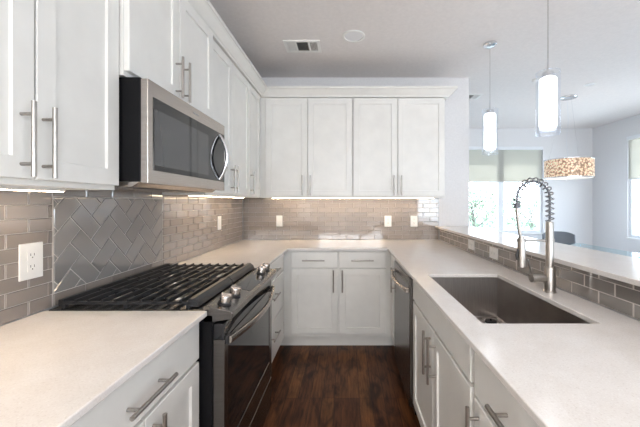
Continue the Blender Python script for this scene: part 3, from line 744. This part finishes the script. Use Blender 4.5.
# ------------------------------------------------------------------ pendants
def pendant(x, y, label):
    r = thing('pendant_light', label, 'pendant light', (x, y, CEIL), 'glass cylinder pendants over the bar')
    MB().lathe([(.056, -.0005), (.056, -.018), (.046, -.026), (.008, -.030)], (x, y, CEIL), 32).build('canopy', 'chrome', r, smooth=True)
    MB().tube([(x, y, CEIL-.028), (x, y, 2.19)], .0022, 8).build('cord', 'nickel', r)
    MB().lathe([(.004, .05), (.006, .0), (.008, -.03), (.030, -.034), (.034, -.045), (.034, -.065), (.028, -.068)], (x, y, 2.165), 24).build('socket_cap', 'chrome', r, smooth=True)
    lp = MB().lathe([(.012, 2.098), (.040, 2.096), (.047, 2.088), (.047, 1.800), (.043, 1.792), (.002, 1.790)], (x, y, 0), 32).build('lamp_shade', 'frosted_lamp', r, smooth=True)
    g_ = MB().lathe([(.066, 2.130), (.066, 1.745)], (x, y, 0), 40, cap=False)
    g_.lathe([(.066, 2.130), (.0635, 2.130)], (x, y, 0), 40, cap=False).lathe([(.066, 1.745), (.0625, 1.745), (.0625, 1.755)], (x, y, 0), 40, cap=False)
    g_.build('glass_cylinder', 'clear_glass', r, smooth=True, recalc=False)
    gr = MB()
    for zz in (2.130, 1.747, 1.775): gr.lathe([(.0655, zz), (.067, zz+.002), (.0655, zz+.004), (.064, zz+.002), (.0655, zz)], (x, y, 0), 40, cap=False)
    gr.build('glass_rim', 'clear_glass', r, smooth=True)
pendant(1.248, 2.75, 'glass cylinder pendant over the bar with its ceiling canopy in view')
pendant(1.248, 1.956, 'larger looking glass cylinder pendant over the bar, cord leaving the top')

# drum pendant
dx, dy = 2.91, 4.14
r = thing('drum_pendant_light', 'shallow glowing crystal drum pendant hung over the dining table', 'pendant light', (dx, dy, CEIL))
MB().lathe([(.10, -.0005), (.10, -.012), (.09, -.02), (.01, -.024)], (dx, dy, CEIL), 32).build('canopy', 'chrome', r, smooth=True)
wb = MB()
for k in range(3):
    a_ = .4+2*PI*k/3; wb.tube([(dx+.06*math.cos(a_), dy+.06*math.sin(a_), CEIL-.02), (dx+.22*math.cos(a_), dy+.22*math.sin(a_), 1.885)], .0013, 6)
wb.build('suspension_wires', 'chrome', r)
MB().tube([(dx-.02, dy, CEIL-.02), (dx+.0, dy, 2.4), (dx-.03, dy, 2.15), (dx, dy, 1.88)], .0025, 6).build('power_cord', 'clear_glass', r)
MB().lathe([(.272, 1.655), (.272, 1.878)], (dx, dy, 0), 56, cap=False).build('shade', 'drum_pattern', r, smooth=True)
b = MB()
for zz in (1.640, 1.876): b.lathe([(.274, zz), (.277, zz+.002), (.277, zz+.012), (.274, zz+.014), (.268, zz+.014), (.268, zz), (.274, zz)], (dx, dy, 0), 56, cap=False)
b.build('rim', 'chrome', r, smooth=True)
MB().lathe([(.267, 1.656), (.267, 1.660), (.002, 1.652)], (dx, dy, 0), 56).build('diffuser', 'drum_diffuser', r)
for k in range(3):
    a_ = 2*PI*k/3; MB().box(dx-.004+.16*math.cos(a_), dx+.004+.16*math.cos(a_), dy-.16*0-.004+.16*math.sin(a_), dy+.004+.16*math.sin(a_), 1.661, 1.885).build('strut', 'chrome', r)

# ------------------------------------------------------------------ dining table and chairs
tb = thing('dining_table', 'rectangular glass-topped dining table under the drum pendant', 'table', (2.87, 3.87, 0))
MB().box(2.43, 3.30, 3.32, 4.46, .738, .750).build('table_top', 'table_glass', tb, bevel=.002)
for sx_, sy_ in ((2.50, 3.40), (3.23, 3.40), (2.50, 4.38), (3.23, 4.38)): MB().box(sx_-.025, sx_+.025, sy_-.025, sy_+.025, 0, .737).build('leg', 'chrome', tb, bevel=.003)
b = MB()
for q in ((2.50, 3.23, 3.385, 3.415), (2.50, 3.23, 4.365, 4.395)): b.box(q[0]+.026, q[1]-.026, q[2], q[3], .70, .736)
b.build('apron', 'chrome', tb)
def chair(x, y, rz, label, up):
    r = thing('dining_chair', label, 'chair', (x, y, 0), 'dining chairs')
    M = Matrix.Translation((x, y, 0)) @ Matrix.Rotation(rz, 4, 'Z')       # local: sitter faces +Y
    # seat: curved pad
    nx, ny = 9, 9; vs = []; fs = []
    for k in (0, 1):
        for i in range(nx):
            for j in range(ny):
                u = -1+2*i/(nx-1); v_ = -1+2*j/(ny-1); z = .455-.015*(1-u*u)*(1-v_*v_)+.02*abs(u)**3 - k*.035
                sc = 1-.10*(v_ < 0)*v_*v_; vs.append((u*.225*sc, v_*.22, z))
    gi = lambda k, i, j: k*nx*ny+i*ny+j
    for i in range(nx-1):
        for j in range(ny-1):
            fs += [(gi(0, i, j), gi(0, i+1, j), gi(0, i+1, j+1), gi(0, i, j+1)), (gi(1, i, j), gi(1, i, j+1), gi(1, i+1, j+1), gi(1, i+1, j))]
    for i in range(nx-1): fs += [(gi(0, i, 0), gi(1, i, 0), gi(1, i+1, 0), gi(0, i+1, 0)), (gi(0, i, ny-1), gi(0, i+1, ny-1), gi(1, i+1, ny-1), gi(1, i, ny-1))]
    for j in range(ny-1): fs += [(gi(0, 0, j), gi(0, 0, j+1), gi(1, 0, j+1), gi(1, 0, j)), (gi(0, nx-1, j), gi(1, nx-1, j), gi(1, nx-1, j+1), gi(0, nx-1, j+1))]
    MB(M).add(vs, fs).build('seat', up, r, smooth=True)
    # back: wraps round
    vs = []; fs = []; na, nz = 15, 7
    for k in (0, 1):
        for i in range(na):
            for j in range(nz):
                a_ = -1+2*i/(na-1); t_ = j/(nz-1); rr = .235-.018*k
                top = .862-.045*abs(a_)**3.5; z = .52+(top-.52)*t_
                ww = .62+.38*min(1, t_*2.2)
                x_ = rr*1.0*a_*ww; y_ = -.235-.035*t_+.075*a_*a_+.018*k; vs.append((x_, y_, z))
    gi = lambda k, i, j: k*na*nz+i*nz+j
    for i in range(na-1):
        for j in range(nz-1): fs += [(gi(0, i, j), gi(0, i+1, j), gi(0, i+1, j+1), gi(0, i, j+1)), (gi(1, i, j), gi(1, i, j+1), gi(1, i+1, j+1), gi(1, i+1, j))]
        fs += [(gi(0, i, 0), gi(1, i, 0), gi(1, i+1, 0), gi(0, i+1, 0)), (gi(0, i, nz-1), gi(0, i+1, nz-1), gi(1, i+1, nz-1), gi(1, i, nz-1))]
    for j in range(nz-1): fs += [(gi(0, 0, j), gi(0, 0, j+1), gi(1, 0, j+1), gi(1, 0, j)), (gi(0, na-1, j), gi(1, na-1, j), gi(1, na-1, j+1), gi(0, na-1, j+1))]
    MB(M).add(vs, fs).build('backrest', up, r, smooth=True)
    for sx_ in (-1, 1):
        for sy_ in (-1, 1): MB(M).tube([(sx_*.17, sy_*.16, .425), (sx_*.21, sy_*.20, 0)], [.013, .009], 10).build('leg', 'chrome', r, smooth=True)
        MB(M).tube([(sx_*.13, -.17, .430), (sx_*.13, -.232, .46), (sx_*.13, -.245, .60)], .009, 8).build('back_support', 'chrome', r, smooth=True)
chair(3.31, 4.80, math.radians(168), 'grey dining chair at the far end of the glass table, behind the faucet', 'dark_grey_plastic')
chair(2.93, 3.03, math.radians(-12), 'navy dining chair at the near end of the glass table, by the right edge', 'navy_fabric')

# ------------------------------------------------------------------ outside the dining windows
o = MB().box(-12, 30, 6.2, 40, -.6, -.5).build('ground_outside', 'outside_ground'); o['kind'] = 'structure'
o = MB().box(-1, 7.2, 6.5, 7.5, 2.21, 4.2).build('exterior_overhang', 'render_wall'); o['kind'] = 'structure'
def tree(x, y, h, rad, label, n=1500):
    r = thing('garden_tree', label, 'tree', (x, y, -.5), 'trees outside the dining window')
    t_ = MB().tube([(x, y, -.5), (x+.05, y, h*.35), (x-.03, y+.05, h*.75)], [.09, .06, .03], 10)
    for k in range(7):
        a_ = 2*PI*k/7; z = h*(.3+.06*k); t_.tube([(x, y, z), (x+rad*.6*math.cos(a_), y+rad*.6*math.sin(a_), z+rad*.5)], [.03, .010], 6)
    t_.build('trunk', 'bark', r)
    b = MB(); rd = random.Random(int(x*100))
    for _ in range(n):
        while True:
            p = Vector((rd.uniform(-1, 1), rd.uniform(-1, 1), rd.uniform(-1, 1)))
            if .25 < p.length < 1: break
        c = Vector((x, y, h*.62)) + Vector((p.x*rad, p.y*rad, p.z*h*.42)); u = Vector((rd.gauss(0, 1), rd.gauss(0, 1), rd.gauss(0, 1))).normalized()
        w_ = u.cross(Vector((rd.gauss(0, 1), rd.gauss(0, 1), rd.gauss(0, 1)))).normalized(); s_ = rd.uniform(.03, .07)
        b.add([c-u*s_, c+w_*s_*.5, c+u*s_, c-w_*s_*.5], [(0, 1, 2, 3)])
    b.build('foliage', 'leaf_green', r, recalc=False)
tree(3.6, 9.0, 1.75, .8, 'pale leafy tree seen through the left pane of the dining window')
tree(5.6, 9.6, 1.6, .8, 'pale leafy tree seen through the right pane of the dining window')
tree(9.0, 6.9, 2.4, 1.0, 'pale leafy tree outside the side window at the right edge')
